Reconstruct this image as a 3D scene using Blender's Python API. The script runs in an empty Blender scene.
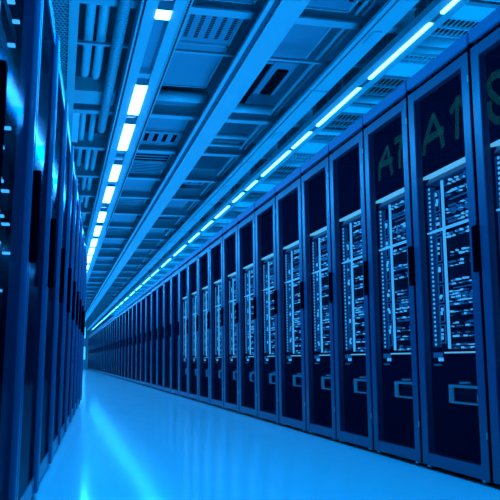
import bpy, math, random
from mathutils import Matrix, Vector
S = bpy.context.scene
COL = S.collection

# ------------------------------------------------------------------ camera
yaw, pit, rol = .244, .140, -.012
cy, sy, cp, sp = math.cos(yaw), math.sin(yaw), math.cos(pit), math.sin(pit)
Fv = Vector((sy*cp, cy*cp, sp)); Rv = Vector((cy, -sy, 0)); Uv = Rv.cross(Fv)
cr, sr = math.cos(rol), math.sin(rol)
R2 = Rv*cr + Uv*sr; U2 = -Rv*sr + Uv*cr
cd = bpy.data.cameras.new('camera'); cam = bpy.data.objects.new('camera', cd); COL.objects.link(cam)
cd.sensor_width = 36; cd.lens = 768.289/500*36; cd.clip_start = .01; cd.clip_end = 300
M = Matrix.Identity(4)
for i in range(3):
    M[i][0] = R2[i]; M[i][1] = U2[i]; M[i][2] = -Fv[i]
M[0][3], M[1][3], M[2][3] = -2.053, 0, .61
cam.matrix_world = M
S.camera = cam

# ------------------------------------------------------------------ world, lights, exposure
BLUE = (.0, .32, 1.0)
w = bpy.data.worlds.new('world'); S.world = w; w.use_nodes = True
bg = w.node_tree.nodes['Background']; bg.inputs[0].default_value = (.002, .12, .6, 1); bg.inputs[1].default_value = .15

def area(name, loc, sx, sy_, power, up=False, col=BLUE, rot=None):
    l = bpy.data.lights.new(name, 'AREA'); l.shape = 'RECTANGLE'; l.size = sx; l.size_y = sy_
    l.energy = power; l.color = col
    o = bpy.data.objects.new(name, l); COL.objects.link(o); o.location = loc
    o.rotation_euler = rot if rot else ((math.pi, 0, 0) if up else (0, 0, 0))
    return o
for i, (y0, y1) in enumerate([(-1+5.3*k, 4.3+5.3*k) for k in range(11)]):
    L = y1-y0
    area('trough_light', (-1.4525, (y0+y1)/2, 2.765), .09, L, 23*L)
    area('strip_light', (.301, (y0+y1)/2, 2.78), .035, L, 3.5*L)
    area('cabinet_top_uplight', (.7, (y0+y1)/2, 2.36), .25, L, 5*L, up=True)  # added fill for the ceiling and tiles; no lamp stands there
    area('floor_bounce_light', (-1.0, (y0+y1)/2, .02), 1.4, L, 12*L, up=True).data.spread = math.radians(120)  # added fill imitating light bounced up off the floor
vs = S.view_settings
vs.view_transform = 'Standard'; vs.look = 'None'; vs.gamma = 1; vs.use_curve_mapping = False
vs.exposure = 0.0

# ------------------------------------------------------------------ helpers
def lin(c):
    return tuple(((x/255)/12.92 if x/255 <= .04045 else ((x/255+.055)/1.055)**2.4) for x in c)+(1,)
def mat(name, col, rough=.5, metal=0, emit=None, es=0, coat=0, noise=0, nscale=8, bump=0, spec=.5):
    m = bpy.data.materials.new(name); m.use_nodes = True
    nt = m.node_tree; b = nt.nodes['Principled BSDF']
    b.inputs['Base Color'].default_value = (*col[:3], 1)
    b.inputs['Roughness'].default_value = rough; b.inputs['Metallic'].default_value = metal
    b.inputs['Specular IOR Level'].default_value = spec
    b.inputs['Coat Weight'].default_value = coat
    if emit:
        b.inputs['Emission Color'].default_value = (*emit[:3], 1); b.inputs['Emission Strength'].default_value = es
    if noise or bump:
        tc = nt.nodes.new('ShaderNodeTexCoord'); nz = nt.nodes.new('ShaderNodeTexNoise')
        nz.inputs['Scale'].default_value = nscale; nz.inputs['Detail'].default_value = 3
        nt.links.new(tc.outputs['Object'], nz.inputs['Vector'])
        if noise:
            mx = nt.nodes.new('ShaderNodeMix'); mx.data_type = 'RGBA'
            mx.inputs['A'].default_value = (*[c*(1-noise) for c in col[:3]], 1)
            mx.inputs['B'].default_value = (*[min(1, c*(1+noise)) for c in col[:3]], 1)
            nt.links.new(nz.outputs['Fac'], mx.inputs['Factor']); nt.links.new(mx.outputs['Result'], b.inputs['Base Color'])
        if bump:
            bp = nt.nodes.new('ShaderNodeBump'); bp.inputs['Strength'].default_value = bump; bp.inputs['Distance'].default_value = .01
            nt.links.new(nz.outputs['Fac'], bp.inputs['Height']); nt.links.new(bp.outputs['Normal'], b.inputs['Normal'])
    return m

MT = {}
MT['frame'] = mat('painted_frame', (.09, .062, .125), .3, .0, spec=.5, noise=.06, nscale=3)
MT['cornice'] = mat('cornice_steel', (.24, .20, .34), .45, .0, spec=.3)
MT['body'] = mat('cabinet_dark', (.02, .015, .03), .5)
MT['inner'] = mat('cabinet_interior', (.003, .001, .006), .9, spec=.0)
MT['black'] = mat('black_plastic', (.002, .001, .004), .7, spec=.0)
MT['chrome'] = mat('dull_steel', (.5, .5, .5), .45, .6)
MT['rail'] = mat('zinc_rail', (.55, .6, .65), .4, .5, emit=(.01, .25, .8), es=.45)  # zinc with a glow painted in to brighten the tray frames
MT['led'] = mat('led_cyan', (.1, .3, .4), .4, emit=(.05, .44, 1), es=1.8)  # port LEDs, and a painted glow on post, clips, shelf and plug
MT['leddim'] = mat('led_blue', (.1, .2, .3), .4, emit=(.005, .16, .6), es=.6)  # dim glow on ports, painted onto socket frames, brackets and trim too
MT['traydim'] = mat('blue_tray', (.12, .14, .22), .5, emit=(.0, .12, .5), es=.22)  # tray colour with a faint glow painted in; the tray is no lamp
MT['ledwhite'] = mat('led_bright', (.4, .6, .7), .4, emit=(.12, .62, 1), es=1.3)  # lit top bar, and a painted glow on the lower shelf
MT['green'] = mat('marking_green', (.01, .10, .03), .6, emit=(.004, .09, .07), es=.7)
MT['server'] = mat('server_case', (.006, .004, .012), .6, spec=.1)
MT['sbezel'] = mat('server_bezel', (.003, .002, .007), .6, spec=.08)
MT['beam'] = mat('white_steel', (.56, .54, .55), .5, noise=.05, nscale=2)
MT['joist'] = mat('joist_steel', (.5, .5, .53), .55, noise=.06, nscale=2)
MT['panel'] = mat('ceiling_panel', (.30, .28, .34), .6, noise=.08, nscale=1.5)
MT['groove'] = mat('groove_paint', (.10, .09, .13), .6)  # shade of the recess put into the colour of pale steel
MT['recess'] = mat('recess_panel', (.3, .28, .34), .5)
MT['panel2'] = mat('ceiling_panel_light', (.8, .84, .86), .5)
MT['slot'] = mat('slot_dark', (.003, .002, .005), .8, spec=.05)
MT['deck'] = mat('roof_deck', (.14, .13, .17), .7, noise=.3, nscale=1.2)
MT['pipe'] = mat('pipe_paint', (.6, .62, .64), .4)
MT['flex'] = mat('flex_duct', (.4, .42, .45), .5, .2, noise=.9, nscale=60, bump=.6)
MT['wire'] = mat('wire_mesh', (.75, .78, .8), .4, .2)
MT['lampL'] = mat('lamp_left', (.8, .8, .8), .5, emit=(.13, .46, 1), es=16)
MT['lampR'] = mat('lamp_right', (.8, .8, .8), .5, emit=(.08, .46, 1), es=9)
MT['wall'] = mat('wall_paint', (.55, .55, .6), .7)
MT['exitlit'] = mat('lit_window', (.5, .6, .6), .3, emit=(.04, .55, .95), es=1.1)

def door_mat(name, holes, rough, spec, transp, tint, soft=None):
    m = bpy.data.materials.new(name); m.use_nodes = True; nt = m.node_tree
    out = nt.nodes['Material Output']; b = nt.nodes['Principled BSDF']
    b.inputs['Base Color'].default_value = (.014, .010, .030, 1); b.inputs['Roughness'].default_value = rough
    b.inputs['Specular IOR Level'].default_value = spec
    tr = nt.nodes.new('ShaderNodeBsdfTransparent'); tr.inputs[0].default_value = (*tint, 1)
    mx = nt.nodes.new('ShaderNodeMixShader'); mx.inputs[0].default_value = transp
    src = b
    if soft is not None:   # dark smoked pane: mostly absorbing, a fixed faint mirror
        df = nt.nodes.new('ShaderNodeBsdfDiffuse'); df.inputs[0].default_value = (.006, .005, .014, 1)
        gl = nt.nodes.new('ShaderNodeBsdfGlossy'); gl.inputs['Roughness'].default_value = rough; gl.inputs[0].default_value = (.8, .8, 1, 1)
        src = nt.nodes.new('ShaderNodeMixShader'); src.inputs[0].default_value = soft
        nt.links.new(df.outputs[0], src.inputs[1]); nt.links.new(gl.outputs[0], src.inputs[2])
    nt.links.new(src.outputs[0], mx.inputs[1]); nt.links.new(tr.outputs[0], mx.inputs[2]); nt.links.new(mx.outputs[0], out.inputs[0])
    if holes:   # perforated sheet: staggered round holes
        tc = nt.nodes.new('ShaderNodeTexCoord'); mp = nt.nodes.new('ShaderNodeMapping')
        mp.inputs['Rotation'].default_value = (math.radians(45), 0, 0)
        nt.links.new(tc.outputs['Object'], mp.inputs[0])
        sx = nt.nodes.new('ShaderNodeSeparateXYZ'); nt.links.new(mp.outputs[0], sx.inputs[0])
        def sn(o):
            a = nt.nodes.new('ShaderNodeMath'); a.operation = 'MULTIPLY'; a.inputs[1].default_value = 2*math.pi/.009
            s = nt.nodes.new('ShaderNodeMath'); s.operation = 'SINE'
            nt.links.new(o, a.inputs[0]); nt.links.new(a.outputs[0], s.inputs[0]); return s.outputs[0]
        ad = nt.nodes.new('ShaderNodeMath'); ad.operation = 'MULTIPLY'
        nt.links.new(sn(sx.outputs['Y']), ad.inputs[0]); nt.links.new(sn(sx.outputs['Z']), ad.inputs[1])
        mr = nt.nodes.new('ShaderNodeMapRange'); mr.inputs['From Min'].default_value = -.5; mr.inputs['From Max'].default_value = .5
        mr.inputs['To Min'].default_value = transp-.13; mr.inputs['To Max'].default_value = transp+.13
        nt.links.new(ad.outputs[0], mr.inputs['Value']); nt.links.new(mr.outputs[0], mx.inputs[0])
    return m
MT['mesh'] = door_mat('perforated_door', True, .5, .0, .68, (1, 1, 1))
MT['glass'] = door_mat('smoked_glass', False, .07, .5, .55, (.8, .9, 1))
MT['gloss'] = door_mat('gloss_door', False, .07, .12, .05, (.5, .6, .8), soft=.10)
# painted stiles of the left row: glossy
MT['gframe'] = mat('gloss_frame', (.11, .085, .17), .36, .0, coat=.12)

# floor: glossy raised-floor tiles
m = bpy.data.materials.new('epoxy_floor'); m.use_nodes = True; nt = m.node_tree; b = nt.nodes['Principled BSDF']
tc = nt.nodes.new('ShaderNodeTexCoord')
br = nt.nodes.new('ShaderNodeTexBrick'); br.offset = 0; br.inputs['Scale'].default_value = 1
br.inputs['Brick Width'].default_value = .6; br.inputs['Row Height'].default_value = .6; br.inputs['Mortar Size'].default_value = .003
br.inputs['Color1'].default_value = (.9, .92, .95, 1); br.inputs['Color2'].default_value = (.89, .91, .94, 1); br.inputs['Mortar'].default_value = (.89, .91, .94, 1)
mp = nt.nodes.new('ShaderNodeMapping'); mp.inputs['Location'].default_value = (.48, 0, 0)
nt.links.new(tc.outputs['Object'], mp.inputs[0]); nt.links.new(mp.outputs[0], br.inputs['Vector'])
nt.links.new(br.outputs['Color'], b.inputs['Base Color'])
nz = nt.nodes.new('ShaderNodeTexNoise'); nz.inputs['Scale'].default_value = 2.5; nz.inputs['Detail'].default_value = 2
nt.links.new(tc.outputs['Object'], nz.inputs['Vector'])
mr = nt.nodes.new('ShaderNodeMapRange'); mr.inputs['To Min'].default_value = .09; mr.inputs['To Max'].default_value = .14
nt.links.new(nz.outputs['Fac'], mr.inputs['Value']); b.inputs['IOR'].default_value = 1.33
nt.links.new(mr.outputs[0], b.inputs['Roughness'])
bp = nt.nodes.new('ShaderNodeBump'); bp.inputs['Strength'].default_value = .045; bp.inputs['Distance'].default_value = .01
nz2 = nt.nodes.new('ShaderNodeTexNoise'); nz2.inputs['Scale'].default_value = 3
mp2 = nt.nodes.new('ShaderNodeMapping'); mp2.inputs['Scale'].default_value = (.6, 5, 1)
nt.links.new(tc.outputs['Object'], mp2.inputs[0]); nt.links.new(mp2.outputs[0], nz2.inputs['Vector']); nt.links.new(nz2.outputs['Fac'], bp.inputs['Height'])
MT['floor'] = m

class MB:
    def __init__(s): s.v = []; s.f = []
    def box(s, x0, x1, y0, y1, z0, z1):
        n = len(s.v)
        s.v += [(x0, y0, z0), (x1, y0, z0), (x1, y1, z0), (x0, y1, z0), (x0, y0, z1), (x1, y0, z1), (x1, y1, z1), (x0, y1, z1)]
        s.f += [tuple(n+i for i in q) for q in ((0, 3, 2, 1), (4, 5, 6, 7), (0, 1, 5, 4), (1, 2, 6, 5), (2, 3, 7, 6), (3, 0, 4, 7))]
        return s
    def prism(s, prof, axis, a, b_):
        """closed profile in the two other axes (in order), extruded along axis"""
        n = len(s.v); k = len(prof)
        for t in (a, b_):
            for p, q in prof:
                s.v.append({'x': (t, p, q), 'y': (p, t, q), 'z': (p, q, t)}[axis])
        s.f += [tuple(range(n+k-1, n-1, -1)), tuple(range(n+k, n+2*k))]
        for i in range(k):
            j = (i+1) % k; s.f.append((n+i, n+j, n+k+j, n+k+i))
        return s
    def tube(s, pts, r, seg=12, caps=True):
        pts = [Vector(p) for p in pts]; n0 = len(s.v)
        for i, p in enumerate(pts):
            d = (pts[min(i+1, len(pts)-1)]-pts[max(i-1, 0)]).normalized()
            a = d.orthogonal().normalized() if abs(d.z) < .9 else Vector((1, 0, 0))
            if abs(d.z) < .9: a = d.cross(Vector((0, 0, 1))).normalized()
            c = d.cross(a).normalized(); rr = r[i] if isinstance(r, (list, tuple)) else r
            for k in range(seg):
                t = 2*math.pi*k/seg; s.v.append(tuple(p+a*math.cos(t)*rr+c*math.sin(t)*rr))
        for i in range(len(pts)-1):
            for k in range(seg):
                j = (k+1) % seg; q = n0+i*seg
                s.f.append((q+k, q+j, q+seg+j, q+seg+k))
        if caps:
            s.f.append(tuple(n0+k for k in range(seg))); e = n0+(len(pts)-1)*seg
            s.f.append(tuple(e+k for k in reversed(range(seg))))
        return s
    def mesh(s, name, m, smooth=False, bevel=0):
        import bmesh
        me = bpy.data.meshes.new(name); me.from_pydata(s.v, [], s.f)
        bm = bmesh.new(); bm.from_mesh(me)
        bmesh.ops.recalc_face_normals(bm, faces=bm.faces)
        if bevel:
            bmesh.ops.bevel(bm, geom=list(bm.edges), offset=bevel, segments=2, profile=.6, affect='EDGES')
        bm.to_mesh(me); bm.free()
        me.materials.append(MT[m])
        if smooth:
            for p in me.polygons: p.use_smooth = True
        return me
    def build(s, name, m, parent=None, **k):
        o = bpy.data.objects.new(name, s.mesh(name, m, **k)); COL.objects.link(o)
        if parent: o.parent = parent
        return o
def tag(o, label=None, cat=None, group=None, kind=None):
    if label: o['label'] = label
    if cat: o['category'] = cat
    if group: o['group'] = group
    if kind: o['kind'] = kind
    return o
def empty(name, loc, rz=0, ry=0):
    o = bpy.data.objects.new(name, None); COL.objects.link(o); o.location = loc; o.rotation_euler = (0, ry, rz)
    o.empty_display_size = .1
    return o
def copy_tree(o, parent=None):
    c = o.copy(); COL.objects.link(c)
    if parent: c.parent = parent
    for ch in list(o.children): copy_tree(ch, c)
    return c
WORDS = ['first', 'second', 'third', 'fourth', 'fifth', 'sixth', 'seventh', 'eighth', 'ninth', 'tenth', 'eleventh', 'twelfth', 'thirteenth',
         'fourteenth', 'fifteenth', 'sixteenth', 'seventeenth', 'eighteenth', 'nineteenth', 'twentieth']
def nth(i):
    if i > 58: return 'last'
    return WORDS[i] if i < 20 else ('twenty-'+WORDS[i-20] if i < 29 else 'thirtieth' if i == 29 else 'thirty-'+WORDS[i-30] if i < 39 else 'fortieth' if i == 39 else 'forty-'+WORDS[i-40] if i < 49 else 'fiftieth' if i == 49 else 'fifty-'+WORDS[i-50])
def rbox_prof(x0, x1, y0, y1, r, seg=4, front=True):
    """profile with the two x0 corners rounded"""
    pts = [(x1, y0), (x1, y1)]
    for k in range(seg+1):
        t = math.pi/2*k/seg; pts.append((x0+r-r*math.sin(t), y1-r+r*math.cos(t)))
    for k in range(seg+1):
        t = math.pi/2*k/seg; pts.append((x0+r-r*math.cos(t), y0+r-r*math.sin(t)))
    return pts

# ------------------------------------------------------------------ room
def struct(name, mb, m): return tag(mb.build(name, m), kind='structure')
FZ = -.03
struct('floor', MB().box(-5, 3, -4, 60, FZ-.1, FZ), 'floor')
struct('ceiling', MB().box(-5, 3, -4, 60, 3.42, 3.5), 'deck')
struct('wall_left', MB().box(-5.1, -5, -4, 60, FZ, 3.5), 'wall')
struct('wall_right', MB().box(3, 3.1, -4, 60, FZ, 3.5), 'wall')
wb = MB(); wy0, wy1 = 59.9, 60.05
wb.box(-5, 3, wy0, wy1, FZ, .62).box(-5, 3, wy0, wy1, 3.15, 3.42).box(-5, -2.6, wy0, wy1, .62, 3.15).box(-.02, 3, wy0, wy1, .62, 3.15).box(-2.6, -.02, wy0, wy1, 1.68, 2.2)
struct('wall_back', wb, 'wall')
for i, (a, b_) in enumerate(((.62, 1.68), (2.2, 3.15))):
    f = struct('window_%d' % (i+1), MB().box(-2.6, -.02, 59.97, 59.99, a, b_), 'exitlit')
    fr = MB()
    for x in (-2.6, -1.74, -.88, -.06): fr.box(x, x+.04, 59.93, 59.965, a, b_)
    fr.box(-2.6, -.02, 59.93, 59.965, a, a+.04).box(-2.6, -.02, 59.93, 59.965, b_-.04, b_)
    fr.build('window_frame', 'frame', f)

# ------------------------------------------------------------------ right row of cabinets
GAPS = [2.70, 3.454, 4.198, 4.906, 5.620, 6.350, 7.188, 8.014, 8.864, 9.732, 10.655]
while GAPS[-1] < 56.5:
    y = GAPS[-1]; GAPS.append(y + min(1.22, .92 + .03*(y-10.6)))
W0 = .744; H = 2.2
def make_cabinet():
    root = empty('server_cabinet', (0, 0, 0))
    g = .015
    b = MB()
    b.box(.045, 1.0, g, g+.02, 0, H).box(.045, 1.0, W0-g-.02, W0-g, 0, H)
    b.box(.045, 1.0, g+.02, W0-g-.02, H-.03, H).box(.045, 1.0, g+.02, W0-g-.02, 0, .04)
    b.box(.98, 1.0, g+.02, W0-g-.02, .04, H-.03)
    b.build('cabinet_body', 'inner', root)
    MB().box(.07, .98, .02, W0-.02, FZ, 0).build('plinth', 'black', root)
    # cornice above the dark joint
    MB().prism([(0.0, H+.034), (.0, H+.098), (.04, H+.105), (.04, H+.034)], 'y', .014, W0-.014).build('cornice', 'cornice', root)
    MB().box(.003, .045, 0, g-.001, 0, H+.028).box(.003, .045, W0-g+.001, W0, 0, H+.028).build('gasket', 'black', root)  # black filler strips painting shade into the gaps between cabinets
    MB().box(.03, .04, .002, W0-.002, H+.0, H+.029).build('joint_strip', 'black', root)  # black filler painting shade into the gap under the cornice
    MB().box(.04, 1.0, .008, W0-.008, H+.03, H+.09).build('top_panel', 'body', root)
    d = MB(); sw = .088
    d.prism(rbox_prof(0, .042, g, sw, .003), 'z', 0, H-.004)
    d.prism(rbox_prof(0, .042, W0-sw, W0-g, .003), 'z', 0, H-.004)
    d.box(.002, .042, sw, W0-sw, 0, .065).box(.002, .042, sw, W0-sw, H-.062, H-.004)
    door = d.build('door', 'frame', root)
    l = MB(); 
    MB().box(.007, .009, sw, W0-sw, .065, H-.066).build('mesh_panel', 'mesh', door)
    h = MB(); h.prism(rbox_prof(-.016, -.003, -.006, .042, .006), 'z', 1.03, 1.265); h.box(-.006, .002, .002, .036, 1.05, 1.245)
    h.build('handle', 'black', door)
    for z in (.2, 2.03):
        k = MB(); k.box(-.003, .002, .013, .022, z, z+.035)
        k.build('hinge', 'chrome', door)
    for y in (.06, W0-.1): MB().box(.0, .05, y, y+.025, -.012, 0).build('foot', 'chrome', root)
    return root
def server_interior(root, seed):
    """cable tray, rails, shelves: parts of the cabinet"""
    rnd = random.Random(seed)
    X = .06
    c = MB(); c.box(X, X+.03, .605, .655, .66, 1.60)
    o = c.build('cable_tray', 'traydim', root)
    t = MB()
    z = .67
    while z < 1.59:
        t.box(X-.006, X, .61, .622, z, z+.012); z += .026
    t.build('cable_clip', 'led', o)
    MB().box(X, X+.012, .466, .480, .65, 1.61).build('mounting_post', 'led', root)  # plain post made to glow in place of light falling on it
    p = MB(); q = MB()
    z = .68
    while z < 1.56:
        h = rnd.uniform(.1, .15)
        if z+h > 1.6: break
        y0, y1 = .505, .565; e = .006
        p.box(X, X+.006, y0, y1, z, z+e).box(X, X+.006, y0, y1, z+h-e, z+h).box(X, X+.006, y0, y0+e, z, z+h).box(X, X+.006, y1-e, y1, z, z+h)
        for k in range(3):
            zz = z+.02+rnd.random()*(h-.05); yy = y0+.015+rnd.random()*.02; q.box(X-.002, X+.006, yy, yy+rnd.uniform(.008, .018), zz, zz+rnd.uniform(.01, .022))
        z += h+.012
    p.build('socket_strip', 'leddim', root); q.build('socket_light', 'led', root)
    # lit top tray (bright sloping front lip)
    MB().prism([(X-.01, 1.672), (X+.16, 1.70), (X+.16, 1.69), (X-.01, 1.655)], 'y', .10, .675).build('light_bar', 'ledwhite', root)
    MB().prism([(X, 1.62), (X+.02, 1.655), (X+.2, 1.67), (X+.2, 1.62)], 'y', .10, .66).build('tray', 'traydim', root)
    MB().box(X-.01, X+.01, .10, .60, 1.322, 1.333).box(X-.01, X+.01, .605, .65, 1.322, 1.33).build('shelf', 'led', root)  # shelf edge made to glow like a lit surface
    MB().box(X-.01, X+.02, .10, .51, .624, .632).build('shelf', 'ledwhite', root)  # bright shelf line is a painted glow
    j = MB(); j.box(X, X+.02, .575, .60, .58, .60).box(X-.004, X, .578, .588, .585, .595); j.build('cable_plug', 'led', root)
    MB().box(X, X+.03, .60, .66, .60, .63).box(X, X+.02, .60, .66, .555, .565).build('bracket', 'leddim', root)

def make_server(seed, h, style=0):
    rnd = random.Random(seed)
    root = empty('server', (0, 0, 0))
    Y0, Y1 = .10, .452; D = .5
    MB().box(.012, D, Y0, Y1, .004, h-.004).build('chassis', 'server', root)
    def ports(z0, z1, n):
        a, b = MB(), MB(); m_ = 3 if z1-z0 > .045 else 2; dz = (z1-z0)/m_
        for r_ in range(m_):
            y = Y0+.004; zb = z0+r_*dz; dens = rnd.uniform(.45, .9)
            while y < Y1-.012:
                wd = rnd.uniform(.005, .028)
                if rnd.random() < dens:
                    (a if rnd.random() < .42 else b).box(-.003, .012, y, min(y+wd, Y1-.005), zb+dz*.2, zb+dz*rnd.uniform(.35, .85))
                y += wd+rnd.uniform(.003, .012)
        return a, b
    ph = .045 if style == 0 else h*.33
    bands = [(.008, ph), (h-ph, h-.008)] if style < 2 else [(.01, .05), (h*.45, h*.45+.05)]
    for z0, z1 in bands:
        a, b = ports(z0, z1, 10)
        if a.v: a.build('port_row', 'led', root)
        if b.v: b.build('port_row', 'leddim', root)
    if style == 0:
        MB().box(.004, .012, Y0+.01, Y1-.05, ph+.006, h-ph-.006).build('bezel', 'sbezel', root)
    else:
        MB().box(.0, .012, Y0, Y1-.05, h-.008, h-.003).build('trim_line', 'leddim', root)
        k = MB()
        for i in range(4):
            y = Y0+.02+i*.075; k.box(.0, .012, y, y+.035, h*.4, h*.62)
        k.build('drive_bay', 'leddim', root)
    return root
def make_tray():
    root = empty('power_tray', (0, 0, 0)); X = 0
    f = MB(); y0, y1, z0, z1 = .10, .50, 0, .10
    f.box(X, X+.02, y0, y1, z1-.014, z1).box(X, X+.02, y0, y1, z0, z0+.009).box(X, X+.02, y1-.022, y1, z0, z1)
    f.box(X, X+.3, y0, y0+.01, z0, z1)
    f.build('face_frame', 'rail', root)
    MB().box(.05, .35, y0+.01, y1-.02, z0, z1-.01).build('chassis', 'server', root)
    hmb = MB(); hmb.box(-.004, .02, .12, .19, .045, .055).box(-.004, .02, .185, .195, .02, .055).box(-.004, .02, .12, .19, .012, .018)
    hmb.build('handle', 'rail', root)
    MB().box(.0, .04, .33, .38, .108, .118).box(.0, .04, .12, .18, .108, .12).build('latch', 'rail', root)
    return root

MARK = {
 1: [[(.622,1.798),(.596,1.87),(.482,2.0),(.398,1.856),(.382,1.787)],[(.583,1.873),(.372,1.883)],[(.279,1.953),(.19,2.004)],[(.201,2.007),(.223,1.788)],[(.19,2.004),(.15,1.955)]],
 2: [[(.565,1.797),(.548,1.891),(.407,1.986),(.382,1.897),(.344,1.793)],[(.548,1.891),(.336,1.885)],[(.279,1.991),(.14,1.994)],[(.173,1.994),(.22,1.888),(.22,1.803)]],
 0: [[(.50,1.97),(.539,1.994),(.593,1.999),(.633,1.977),(.619,1.924),(.553,1.86),(.50,1.84)],[(.634,1.877),(.631,1.808),(.581,1.766),(.52,1.75)]],
}
def marking(strokes, parent):
    mb = MB()
    for st in strokes:
        for (a, b_), (c, d) in zip(st, st[1:]):
            L = math.hypot(c-a, d-b_); n = max(2, int(L/.0115))
            nx, ny = -(d-b_)/L, (c-a)/L
            for i in range(n+1):
                t = i/n
                for k in (-1.5, -.5, .5, 1.5):
                    y = a+(c-a)*t+nx*k*.0105; z = b_+(d-b_)*t+ny*k*.0105
                    mb.box(.0355, .037, y-.0036, y+.0036, z-.0036, z+.0036)
    return mb.build('marking', 'green', parent)

protoC = make_cabinet()
servers = [(1.495, .118, 1), (1.345, .14, 1), (1.145, .165, 0), (.985, .155, 0)] 
LAY = [(1.500, .112, 0), (1.342, .150, 2), (1.160, .150, 0), (1.000, .152, 0), (.866, .126, 2), (.750, .112, 0), (.638, .108, 0)]
LAY = [(1.495, .118, 0), (1.340, .150, 2), (1.152, .160, 0), (.992, .156, 0), (.875, .114, 2), (.757, .115, 0), (.638, .116, 0)]
NV = 13
protoS = {}
for v in range(2):
    for li, (z, h, st) in enumerate(LAY):
        protoS[(v, li)] = make_server(100*v+li, h, st)
protoT = make_tray()
used = set()
for i in range(len(GAPS)-1):
    y0, y1 = GAPS[i], GAPS[i+1]
    r = protoC if i == 0 else copy_tree(protoC)
    r.location = (0, y0, 0); r.scale = (1, (y1-y0)/W0*.9995, 1)
    if i < 3:
        lab = ['server cabinet cut off by the right edge, green curved character on its mesh',
               'server cabinet with green dotted A and 1 on its mesh, largest seen whole',
               'server cabinet with green dotted A and 7 on its mesh door'][i]
        grp = None
    elif i < 24:
        lab = 'tall server cabinet in right row, %s from the right edge' % nth(i); grp = 'server cabinets of the right row'
    else:
        lab = 'distant server cabinet in the far stretch of the right row, a narrow sliver'; grp = 'distant server cabinets of the right row'
    tag(r, lab, 'cabinet', grp or 'server cabinets of the right row')
LVL = ['topmost', 'second from top', 'third from top', 'middle', 'third from bottom', 'second from bottom', 'lowest']
cabs = [o for o in COL.objects if o.name.startswith('server_cabinet') and o.parent is None]
cabs.sort(key=lambda o: o.location.y)
for i in range(NV):
    server_interior(cabs[i], i)
    if i in MARK: marking(MARK[i], [c for c in cabs[i].children if c.name.startswith('door')][0])
    s = cabs[i].scale.y; y0 = cabs[i].location.y
    where = ['right-edge cabinet', 'cabinet marked A and 1', 'cabinet marked A and 7'][i] if i < 3 else '%s cabinet from the right edge' % nth(i)
    for li, (z, h, st) in enumerate(LAY):
        key = (i % 2, li)
        o = protoS[key] if key not in used else copy_tree(protoS[key])
        used.add(key)
        o.location = (.065, y0, z); o.scale = (1, s, 1)
        tag(o, '%s lit server inside the %s' % (LVL[li], where), 'server', 'rack servers in the right row')
    t = protoT if i == 0 else copy_tree(protoT)
    t.location = (.062, y0, .352); t.scale = (1, s, 1)
    tag(t, 'framed power tray low in the %s' % where, 'tray', 'power trays in the right row')

# ------------------------------------------------------------------ left row: glass doors between rounded stiles
WL = 1.04; HL = 2.25
def make_left():
    root = empty('glass_door_cabinet', (0, 0, 0))   # local +y runs down the aisle, front faces +x
    b = MB()
    b.box(-.9, -.05, .008, .03, 0, HL).box(-.9, -.05, WL-.03, WL-.008, 0, HL).box(-.9, -.05, .03, WL-.03, HL-.03, HL).box(-.9, -.05, .03, WL-.03, 0, .04).box(-.9, -.88, .03, WL-.03, .04, HL-.03)
    b.build('cabinet_body', 'inner', root)
    MB().box(-.88, -.06, .03, WL-.03, FZ-.02, 0).build('plinth', 'black', root)
    def st(y0, y1, fx):
        r = .014; pts = [(-.05, y0), (-.05, y1)]
        for k in range(6):
            t = math.pi/2*k/5; pts.append((fx-r+r*math.sin(t), y1-r+r*math.cos(t)))
        for k in range(6):
            t = math.pi/2*k/5; pts.append((fx-r+r*math.cos(t), y0+r-r*math.sin(t)))
        return pts
    d = MB(); d.prism(st(.008, .055, .012), 'z', .0, HL).prism(st(WL-.055, WL-.008, .012), 'z', .0, HL)
    d.box(-.05, -.003, .055, WL-.055, .0, .075).box(-.05, -.003, .055, WL-.055, HL-.07, HL)
    door = d.build('door', 'gframe', root, smooth=False)
    MB().box(-.013, -.010, .055, WL-.055, .075, HL-.07).build('glass_panel', 'gloss', door)
    h = MB(); h.prism([(.008, .010), (.008, .052), (.024, .056), (.036, .05), (.036, .014), (.024, .008)], 'z', .97, 1.31)
    h.build('handle', 'black', door)
    MB().box(-.05, -.01, .09, WL-.09, HL+.0, HL+.05).build('cornice', 'cornice', root)
    return root
protoL = make_left()
MT['clear'] = door_mat('clear_door', False, .06, .05, .8, (.9, .95, 1), soft=.12)
YL = [.80, 1.80, 2.88, 3.88, 4.92, 5.96, 7.0, 8.05, 9.12, 10.2, 11.28]
TI = .0
for i, y in enumerate(YL):
    o = protoL if i == 0 else copy_tree(protoL)
    o.location = (-2.115+.0525*(y-4.44), y, 0); o.rotation_euler = (0, math.radians(1.3), -math.atan(.0525))
    w_ = (YL[i+1]-y) if i+1 < len(YL) else 1.08
    o.scale = (1, w_/WL, 1)
    tag(o, 'dark glass door cabinet of the left row, %s from the left edge of the photo' % nth(i), 'cabinet', 'glass door cabinets of the left row')

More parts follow.
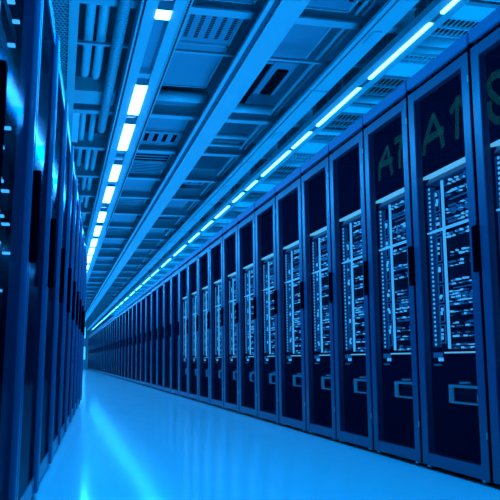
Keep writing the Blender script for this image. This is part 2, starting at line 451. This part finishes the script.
lefts = sorted([o for o in COL.objects if o.name.startswith('glass_door_cabinet') and o.parent is None], key=lambda o: o.location.y)
gp = [c for d in lefts[1].children for c in d.children if c.name.startswith('glass_panel')][0]
gp.data = gp.data.copy(); gp.data.materials[0] = MT['clear']
def left_server(sd, h):
    rnd = random.Random(sd); root = empty('slim_server', (0, 0, 0))
    MB().box(-.5, -.06, .12, WL-.12, 0, h).build('chassis', 'sbezel', root)
    for k in range(rnd.randint(1, 3)):
        a = rnd.uniform(.45, .88); MB().box(-.09, -.036, a, a+.02, h-.012, h-.005).build('light_line', 'led', root)
    return root
for n_, z in enumerate((1.72, 1.60, 1.44, 1.32, 1.22, 1.12, 1.02, .93, .86, .79, .72)):
    o = left_server(n_, .05); o.matrix_world = lefts[1].matrix_basis @ Matrix.Translation((0, 0, z))
    tag(o, 'slim server with thin light line in the nearest left cabinet, %s from its top' % nth(n_), 'server', 'slim servers behind the nearest left glass')

# ------------------------------------------------------------------ ceiling steelwork
def ibeam(x0, x1, z0, z1, y0, y1, ft=.02, wx=None, wt=.03):
    wx = (x0+x1)/2 if wx is None else wx
    return MB().box(x0, x1, y0, y1, z0, z0+ft).box(x0, x1, y0, y1, z1-ft, z1).box(wx-wt/2, wx+wt/2, y0, y1, z0+ft, z1-ft)
YA, YB = -1, 59.5
bB = empty('steel_beam', (0, 0, 0))
MB().box(-.757, -.585, YA, YB, 2.80, 2.82).box(-.605, -.585, YA, YB, 2.82, 2.948).build('flange', 'beam', bB)
MB().box(-.832, -.800, YA, YB, 2.80, 2.825).build('edge_lip', 'beam', bB)
MB().box(-.822, -.745, YA, YB, 2.826, 2.84).build('groove', 'groove', bB)
tag(bB, 'wide pale steel beam running down the middle of the ceiling', 'beam')
c = empty('cable_trunking', (0, 0, 0)); tag(c, 'broad pale trunking beam just left of the right row of lamps', 'beam')
MB().box(-.045, .080, YA, YB, 2.80, 2.82).box(.05, .080, YA, YB, 2.82, 2.945).build('channel', 'beam', c)
MB().box(-.092, -.062, YA, YB, 2.80, 2.825).build('edge_lip', 'beam', c)
MB().box(-.082, -.035, YA, YB, 2.826, 2.84).build('groove', 'groove', c)
y = 1.0
while y < 30: MB().box(-.095, .083, y, y+.012, 2.794, 2.826).build('joint_cover', 'joist', c); y += 2.4
y = 2.2
while y < 22: MB().box(-.02, .04, y, y+.22, 2.79, 2.80).build('inspection_cover', 'joist', c); y += 2.4

# left light trough
t = empty('light_trough', (0, 0, 0)); tag(t, 'wide pale light trough carrying the left row of square lamps', 'light fitting')
MB().box(-1.575, -1.50, YA, YB, 2.78, 2.86).box(-1.405, -1.335, YA, YB, 2.78, 2.86).build('channel', 'beam', t)
MB().box(-1.50, -1.405, YA, YB, 2.845, 2.86).build('recess_panel', 'recess', t)
MB().box(-1.60, -1.585, YA, YB, 2.80, 2.90).build('side_rail', 'joist', t)
for y in (5.72, 6.70, 8.0, 8.25, 9.5, 10.75, 12.3, 13.75): MB().box(-1.50, -1.405, y, y+.10, 2.80, 2.845).build('divider', 'joist', t)
LL = [(4.55, 4.68), (5.92, 6.67), (6.97, 7.88), (8.52, 9.34), (9.65, 10.65), (11.36, 12.22), (12.59, 13.61), (13.98, 14.96), (15.16, 16.15), (16.34, 17.5)]
y = 17.9
while y < 56: LL.append((y, y+.95)); y += 1.3
for i, (a, b_) in enumerate(LL):
    o = empty('ceiling_lamp', (-1.4525, (a+b_)/2, 2.80)); h = (b_-a)/2
    MB().box(-.045, .045, -h, h, -.026, -.005).build('diffuser', 'lampL', o)
    MB().box(-.047, .047, -h-.01, -h, -.024, .04).build('end_cap', 'joist', o); MB().box(-.047, .047, h, h+.01, -.024, .04).build('end_cap', 'joist', o)
    tag(o, ('white rectangular lamp in the left trough, %s from the top of the photo' % nth(i)) if i < 12 else 'small distant lamp near the far end of the left trough', 'lamp',
        'lamps of the left trough' if i < 12 else 'distant lamps of the left trough')
# right light strip
s = empty('light_strip', (0, 0, 0)); tag(s, 'narrow pale strip carrying the right row of thin lamps', 'light fitting')
MB().box(.215, .282, YA, YB, 2.80, 2.85).box(.32, .385, YA, YB, 2.80, 2.85).box(.282, .32, YA, YB, 2.83, 2.85).build('channel', 'beam', s)
LR = [(3.30, 4.25), (4.41, 5.45), (5.67, 6.73), (6.94, 7.53), (7.65, 8.80), (9.07, 9.60), (9.79, 10.40), (10.69, 11.67), (11.94, 12.85), (13.15, 14.22), (14.63, 16.18), (16.7, 18.23), (18.84, 20.27), (20.64, 22.42), (22.98, 24.52), (25.18, 26.64), (27.43, 28.92), (29.62, 31.3)]
y = 31.94
while y < 57: LR.append((y, y+1.7)); y += 2.3
for i, (a, b_) in enumerate(LR):
    o = empty('ceiling_lamp', (.301, (a+b_)/2, 2.806)); h = (b_-a)/2
    MB().box(-.013, .013, -h, h, -.014, .012).build('diffuser', 'lampR', o)
    MB().box(-.018, .018, -h-.012, -h, -.004, .02).build('end_cap', 'joist', o); MB().box(-.018, .018, h, h+.012, -.004, .02).build('end_cap', 'joist', o)
    tag(o, ('thin glowing lamp in the right strip, %s from the top right of the photo' % nth(i)) if i < 16 else 'tiny distant lamp near the far end of the right strip', 'lamp',
        'lamps of the right strip' if i < 16 else 'distant lamps of the right strip')

# cross joists
JY = [3.55, 4.88, 5.60, 7.22, 8.52, 9.88, 11.1, 12.4, 13.7, 15.0, 16.4, 17.8, 19.2]
while JY[-1] < 56: JY.append(JY[-1]+1.5)
for i, y in enumerate(JY):
    thin = i == 2
    o = empty('cross_joist', (0, y, 2.95))
    z1 = .022 if thin else .17; b_ = .03 if thin else .10
    MB().box(-3.2, .42, -b_/2, b_/2, 0, .015).box(-3.2, .42, -.012, .012, .015, z1).box(-3.2, .42, -b_/2, b_/2, z1-.012, z1).build('joist_beam', 'joist', o)
    tag(o, 'steel joist crossing the ceiling, %s from the camera end' % nth(i) if i < 14 else 'distant steel joist crossing the far ceiling', 'joist', 'cross joists' if i < 14 else 'distant cross joists')

# ceiling panels and vents between joists
def perf_panel(x0, x1, y0, y1, z, rows, label, cat='ceiling panel', kind=0, m='panel', rim=True):
    o = empty('ceiling_panel' if kind == 0 else 'ceiling_vent', ((x0+x1)/2, (y0+y1)/2, z))
    hx, hy = (x1-x0)/2, (y1-y0)/2
    MB().box(-hx, hx, -hy, hy, 0, .02).build('sheet', m, o)
    if rim: MB().box(-hx, -hx+.015, -hy, hy, -.012, 0).box(hx-.015, hx, -hy, hy, -.012, 0).box(-hx, hx, -hy, -hy+.015, -.012, 0).box(-hx, hx, hy-.015, hy, -.012, 0).build('rim', 'joist', o)
    if rows:
        s_ = MB()
        for f in rows: f(s_, hx, hy)
        s_.build('slots', 'slot', o)
    tag(o, label, cat, 'ceiling panels between the joists')
    return o
def ticks(n, cols):
    def f(s_, hx, hy):
        for c_ in range(cols):
            x = -hx*.78+c_*(2*hx*.78)/(cols-1)
            for k in range(n):
                y = -hy*.62+k*(2*hy*.62)/(n-1); s_.box(x-.015, x+.015, y-hy*.62/n*.5, y+hy*.62/n*.5, -.004, .001)
    return f
def slots(n, w_=.03, l=.7, axis='y'):
    def f(s_, hx, hy):
        for k in range(n):
            if axis == 'y':
                x = -hx*.7+k*(2*hx*.7)/max(1, n-1); s_.box(x-w_/2, x+w_/2, -hy*l, hy*l, -.004, .001)
            else:
                y = -hy*.8+k*(2*hy*.8)/max(1, n-1); s_.box(-hx*l, hx*l, y-w_/2, y+w_/2, -.004, .001)
    return f
def one(y_, w_, x0=-.8, x1=.7):
    def f(s_, hx, hy): s_.box(hx*x0, hx*x1, hy*y_-w_, hy*y_+w_, -.004, .001)
    return f
A0, A1 = -1.235, -.80; B0, B1 = -.53, -.12
perf_panel(A0, A1, 3.70, 4.82, 3.02, [ticks(14, 5)], 'perforated ceiling panel at the top edge between trough and beam')
perf_panel(A0+.01, A1-.02, 4.98, 5.56, 3.02, [ticks(12, 5)], 'perforated ceiling panel with five rows of dark holes beside the left trough')
perf_panel(A0, A1, 5.66, 6.62, 3.06, None, 'plain ceiling panel beside the left trough beyond the perforated one')
perf_panel(A0, A1, 6.86, 7.14, 3.06, [one(0, .05)], 'ceiling panel with one long dark slot beside the left trough')
perf_panel(A0, A1, 7.30, 7.95, 3.05, None, 'short plain ceiling panel between the dark slot and the four vents')
perf_panel(A0, A1, 7.97, 8.44, 3.03, [slots(4, .045, .6)], 'ceiling panel with four short dark vents')
perf_panel(A0, A1, 8.60, 9.20, 3.02, [slots(5, .06, .95, 'x')], 'dark louvred ceiling vent with black cross slats', 'vent', 1)
perf_panel(A0, A1, 9.22, 9.80, 3.02, [slots(7, .015, .85, 'x')], 'pale louvred ceiling vent with thin cross slats', 'vent', 1)
perf_panel(B0, B1, 3.72, 4.80, 3.02, [ticks(3, 3)], 'ceiling panel with small hole clusters right of the middle beam')
perf_panel(B0, B1, 5.0, 5.85, 3.06, None, 'plain ceiling panel right of the middle beam at the top')
perf_panel(B0, -.34, 5.95, 7.1, 3.08, [slots(2, .05, .9)], 'narrow slotted ceiling vent right of the middle beam', 'vent', 1, rim=False)
perf_panel(-.33, B1, 5.95, 6.75, 3.08, [slots(1, .0, .0)], 'plain narrow panel beside the black ceiling slot', rim=False)
tag(MB().box(-.27, -.17, 6.1, 6.7, 3.06, 3.079).build('ceiling_slot', 'slot'), 'black slot in the ceiling right of the middle beam', 'vent')
rnd = random.Random(5)
for i in range(5, 26):
    ya, yb = JY[i]+.07, JY[i+1]-.07
    if i % 2 == 1:
        perf_panel(A0, A1, ya, yb, 3.05, [one(-.55, .04)] if i < 14 else None, 'ceiling panel left of the middle beam between the %s and %s joists' % (nth(i), nth(i+1)))
    else:
        perf_panel(A0, A1, ya, (ya+yb)/2+.1, 3.03, [slots(6, .02, .9, 'x')], 'louvred ceiling vent left of the middle beam between the %s and %s joists' % (nth(i), nth(i+1)), 'vent', 1)
    if i < 18:
        if i % 2: perf_panel(B0, B1, ya, ya+.5*(yb-ya), 3.06, [slots(3, .04, .8)], 'slotted ceiling vent right of the middle beam between the %s and %s joists' % (nth(i), nth(i+1)), 'vent', 1)
        else: perf_panel(B0, B1, ya+.2, yb, 3.08, None, 'plain ceiling panel right of the middle beam between the %s and %s joists' % (nth(i), nth(i+1)))

# conduits right of the middle beam
for n_, (x, r, lab) in enumerate(((-.04, .016, 'thin round conduit along the right side of the panels'), (.015, .013, 'thinner conduit running beside the trunking beam'), (-.50, .012, 'thin conduit running along the middle beam'))):
    tag(MB().tube([(x, YA, 3.04), (x, 56, 3.04)], r, 10).build('conduit', 'pipe', smooth=True), lab, 'pipe', 'ceiling conduits')
# round ducts crossing above the left panels
for i, (y, x0, x1, r) in enumerate(((6.74, -1.28, -.76, .05), (7.9, -.56, -.1, .03), (6.95, -.56, -.1, .045), (8.25, -.57, -.08, .02))):
    tag(MB().tube([(x0, y, 3.0), (x1, y, 3.0)], r, 14).build('cross_pipe', 'pipe', smooth=True),
        ['thick round pipe crossing beside the left trough', 'thin pipe crossing right of the middle beam', 'thick pipe crossing right of the middle beam', 'slender rod crossing right of the middle beam'][i], 'pipe', 'cross pipes')
# slim bracket rail right of the left trough
k = MB(); y = 4.0
while y < 14: k.box(-1.266, -1.254, y, y+.024, 2.934, 2.94); y += .042
k2 = empty('slotted_rail', (0, 0, 0)); tag(k2, 'slotted rail along the right side of the left trough', 'rail')
MB().box(-1.278, -1.24, YA, 30, 2.94, 2.955).build('rail_strip', 'joist', k2); k.build('slots', 'slot', k2)

# pipes left of the trough
for x, e, r, lab in ((-1.885, 6.62, .036, 'pale pipe nearer the left cabinets, hanging under the ceiling at top left'), (-1.79, 6.66, .036, 'pale pipe next to the flexible duct at top left')):
    pts = [(x, YA, 3.04)] + [(x, e-.3, 3.04)] + [(x, e-.3+.3*math.sin(t*math.pi/8), 3.04+.12*(1-math.cos(t*math.pi/8))) for t in range(1, 5)]
    tag(MB().tube(pts, r, 14).build('ceiling_pipe', 'pipe', smooth=True), lab, 'pipe', 'pipes at top left')
tag(MB().tube([(-1.683, YA, 2.905), (-1.683, 7.55, 2.905), (-1.68, 7.7, 2.93), (-1.675, 7.76, 2.98)], [.042, .042, .038, .02], 16).build('flexible_duct', 'flex', smooth=True), 'mottled flexible duct running beside the left trough', 'duct')
for i, (x, a, b_) in enumerate(((-1.86, 7.4, 9.7), (-1.76, 7.5, 12), (-1.68, 8.7, 14))):
    tag(MB().tube([(x, a, 3.06), (x, b_, 3.06)], .03, 12).build('ceiling_pipe', 'pipe', smooth=True), 'pale pipe beyond the second joist at left, %s from the cabinets' % nth(i), 'pipe', 'pipes beyond the joist at left')
tag(MB().box(-2.3, -1.60, 6.74, 7.10, 2.99, 3.12).build('pipe_hanger', 'joist'), 'cross bar the top left pipes end at', 'bracket')
tag(MB().box(-2.3, -1.9, 7.35, 8.4, 2.98, 3.02).build('junction_panel', 'panel2'), 'pale square panel by the top of the left cabinets', 'ceiling panel')
# honeycomb cable tray
ct = empty('cable_tray', (0, 0, 0)); tag(ct, 'cable tray with a honeycomb mesh bottom above the left cabinets', 'cable tray')
hm = MB(); a = .0145; wv = .0022
def rib(p, q_):
    dx, dy = q_[0]-p[0], q_[1]-p[1]; L = math.hypot(dx, dy); nx, ny = -dy/L*wv, dx/L*wv
    n = len(hm.v)
    for z in (2.74, 2.746):
        hm.v.extend([(p[0]+nx, p[1]+ny, z), (p[0]-nx, p[1]-ny, z), (q_[0]-nx, q_[1]-ny, z), (q_[0]+nx, q_[1]+ny, z)])
    hm.f.extend([(n, n+1, n+2, n+3), (n+4, n+7, n+6, n+5), (n, n+3, n+7, n+4), (n+1, n+5, n+6, n+2)])
R0 = 3.9; rows_ = int(3.0/(1.5*a*1.6)); 
for rr in range(rows_):
    for cc in range(11):
        w3 = math.sqrt(3)*a
        cx = -2.31+cc*w3+(w3/2 if rr % 2 else 0); cyy = R0+rr*1.5*a*1.6
        P = [(cx+a*math.cos(math.radians(60*k+30)), cyy+1.6*a*math.sin(math.radians(60*k+30))) for k in range(6)]
        for k in (0, 1, 2): rib(P[k], P[k+1])
hm.build('honeycomb_mesh', 'wire', ct)
MB().box(-2.035, -1.975, 1, 12, 2.74, 2.80).box(-2.37, -2.33, 1, 12, 2.74, 2.80).build('side_rail', 'beam', ct)

# ------------------------------------------------------------------ vents between the right light strip and the cabinets
def vent_unit(y0, y1, x0, x1, z, nsl, label, dark=False):
    o = empty('grille_vent', ((x0+x1)/2, (y0+y1)/2, z)); hx, hy = (x1-x0)/2, (y1-y0)/2
    MB().box(-hx, hx, -hy, hy, .03, .05).build('backing', 'slot', o)
    for x in (-hx+.03, hx-.03): MB().box(x-.006, x+.006, -.006, .006, .05, 3.42-z).build('hanger', 'joist', o)
    s_ = MB()
    for k in range(nsl):
        x = -hx+.01+k*(2*hx-.02)/(nsl-1)
        s_.box(x-.003, x+.003, -hy, hy, 0, .012)
    s_.build('slats', 'joist' if dark else 'panel2', o)
    MB().box(-hx, hx, -hy-.012, -hy, 0, .05).box(-hx, hx, hy, hy+.012, 0, .05).box(-hx-.01, -hx, -hy, hy, 0, .05).box(hx, hx+.01, -hy, hy, 0, .05).box(-hx, hx, -.006, .006, -.002, .02).build('frame', 'joist' if dark else 'panel2', o)
    tag(o, label, 'vent', 'grille vents above the right cabinets')
def bright_panel(y0, y1, x0, x1, z, label, m='panel2'):
    o = empty('ceiling_tile', ((x0+x1)/2, (y0+y1)/2, z)); hx, hy = (x1-x0)/2, (y1-y0)/2
    MB().box(-hx, hx, -hy, hy, 0, .03).build('sheet', m, o)
    for x in (-hx+.03, hx-.03): MB().box(x-.006, x+.006, -.006, .006, .03, 3.42-z).build('hanger', 'joist', o)
    tag(o, label, 'ceiling panel', 'pale tiles above the right cabinets')
X0, X1 = .50, .86; ZV = 2.95
cyc = [(4.42, 4.60, 't'), (4.62, 4.90, 'g'), (5.29, 5.43, 'g'), (5.45, 5.70, 't'), (5.84, 6.25, 'd')]
i = 0
def seg(kind, a, b_):
    global i
    i += 1
    wh = '%s above the right cabinets counted from the top right' % nth(i-1)
    if a > 16: wh = 'far down above the right cabinets'
    if kind == 't': bright_panel(a, b_, X0, X1, ZV, 'pale ceiling tile, ' + wh)
    elif kind == 'g': vent_unit(a, b_, X0, X1, ZV, 10, 'slatted grille vent, ' + wh)
    elif kind == 'd': vent_unit(a, b_, X0, X1, ZV+.02, 9, 'dark grille vent, ' + wh, True)
    elif kind == 'p':
        o = empty('cross_duct', (X0, (a+b_)/2, ZV+.02)); r = (b_-a)/2
        MB().tube([(0, 0, 0), (X1+.4-X0, 0, 0)], r, 12).build('pipe_run', 'pipe', o, smooth=True)
        for x in (.1, .6): MB().box(x, x+.012, -.006, .006, r, 3.42-ZV-.02).build('hanger', 'joist', o)
        tag(o, 'round cross duct, ' + wh, 'duct', 'cross ducts above the right cabinets')
for kd, a, b_ in (('g', 3.9, 4.3), ('t', 4.40, 4.60), ('g', 4.62, 4.90), ('p', 4.97, 5.07), ('p', 5.15, 5.22), ('g', 5.29, 5.43), ('t', 5.45, 5.72), ('d', 5.84, 6.25), ('p', 6.33, 6.41), ('t', 6.55, 6.72),
                  ('d', 6.85, 7.25), ('t', 7.38, 7.48), ('d', 7.55, 7.75), ('t', 7.80, 8.2), ('g', 8.25, 8.55), ('p', 8.68, 8.78), ('d', 8.95, 9.45), ('p', 9.6, 9.7), ('t', 9.85, 10.3)):
    seg(kd, a, b_)
y = 10.5
while y < 40:
    seg('d', y, y+.5); seg('t', y+.6, y+.95); seg('p', y+1.1, y+1.2); y += 1.45
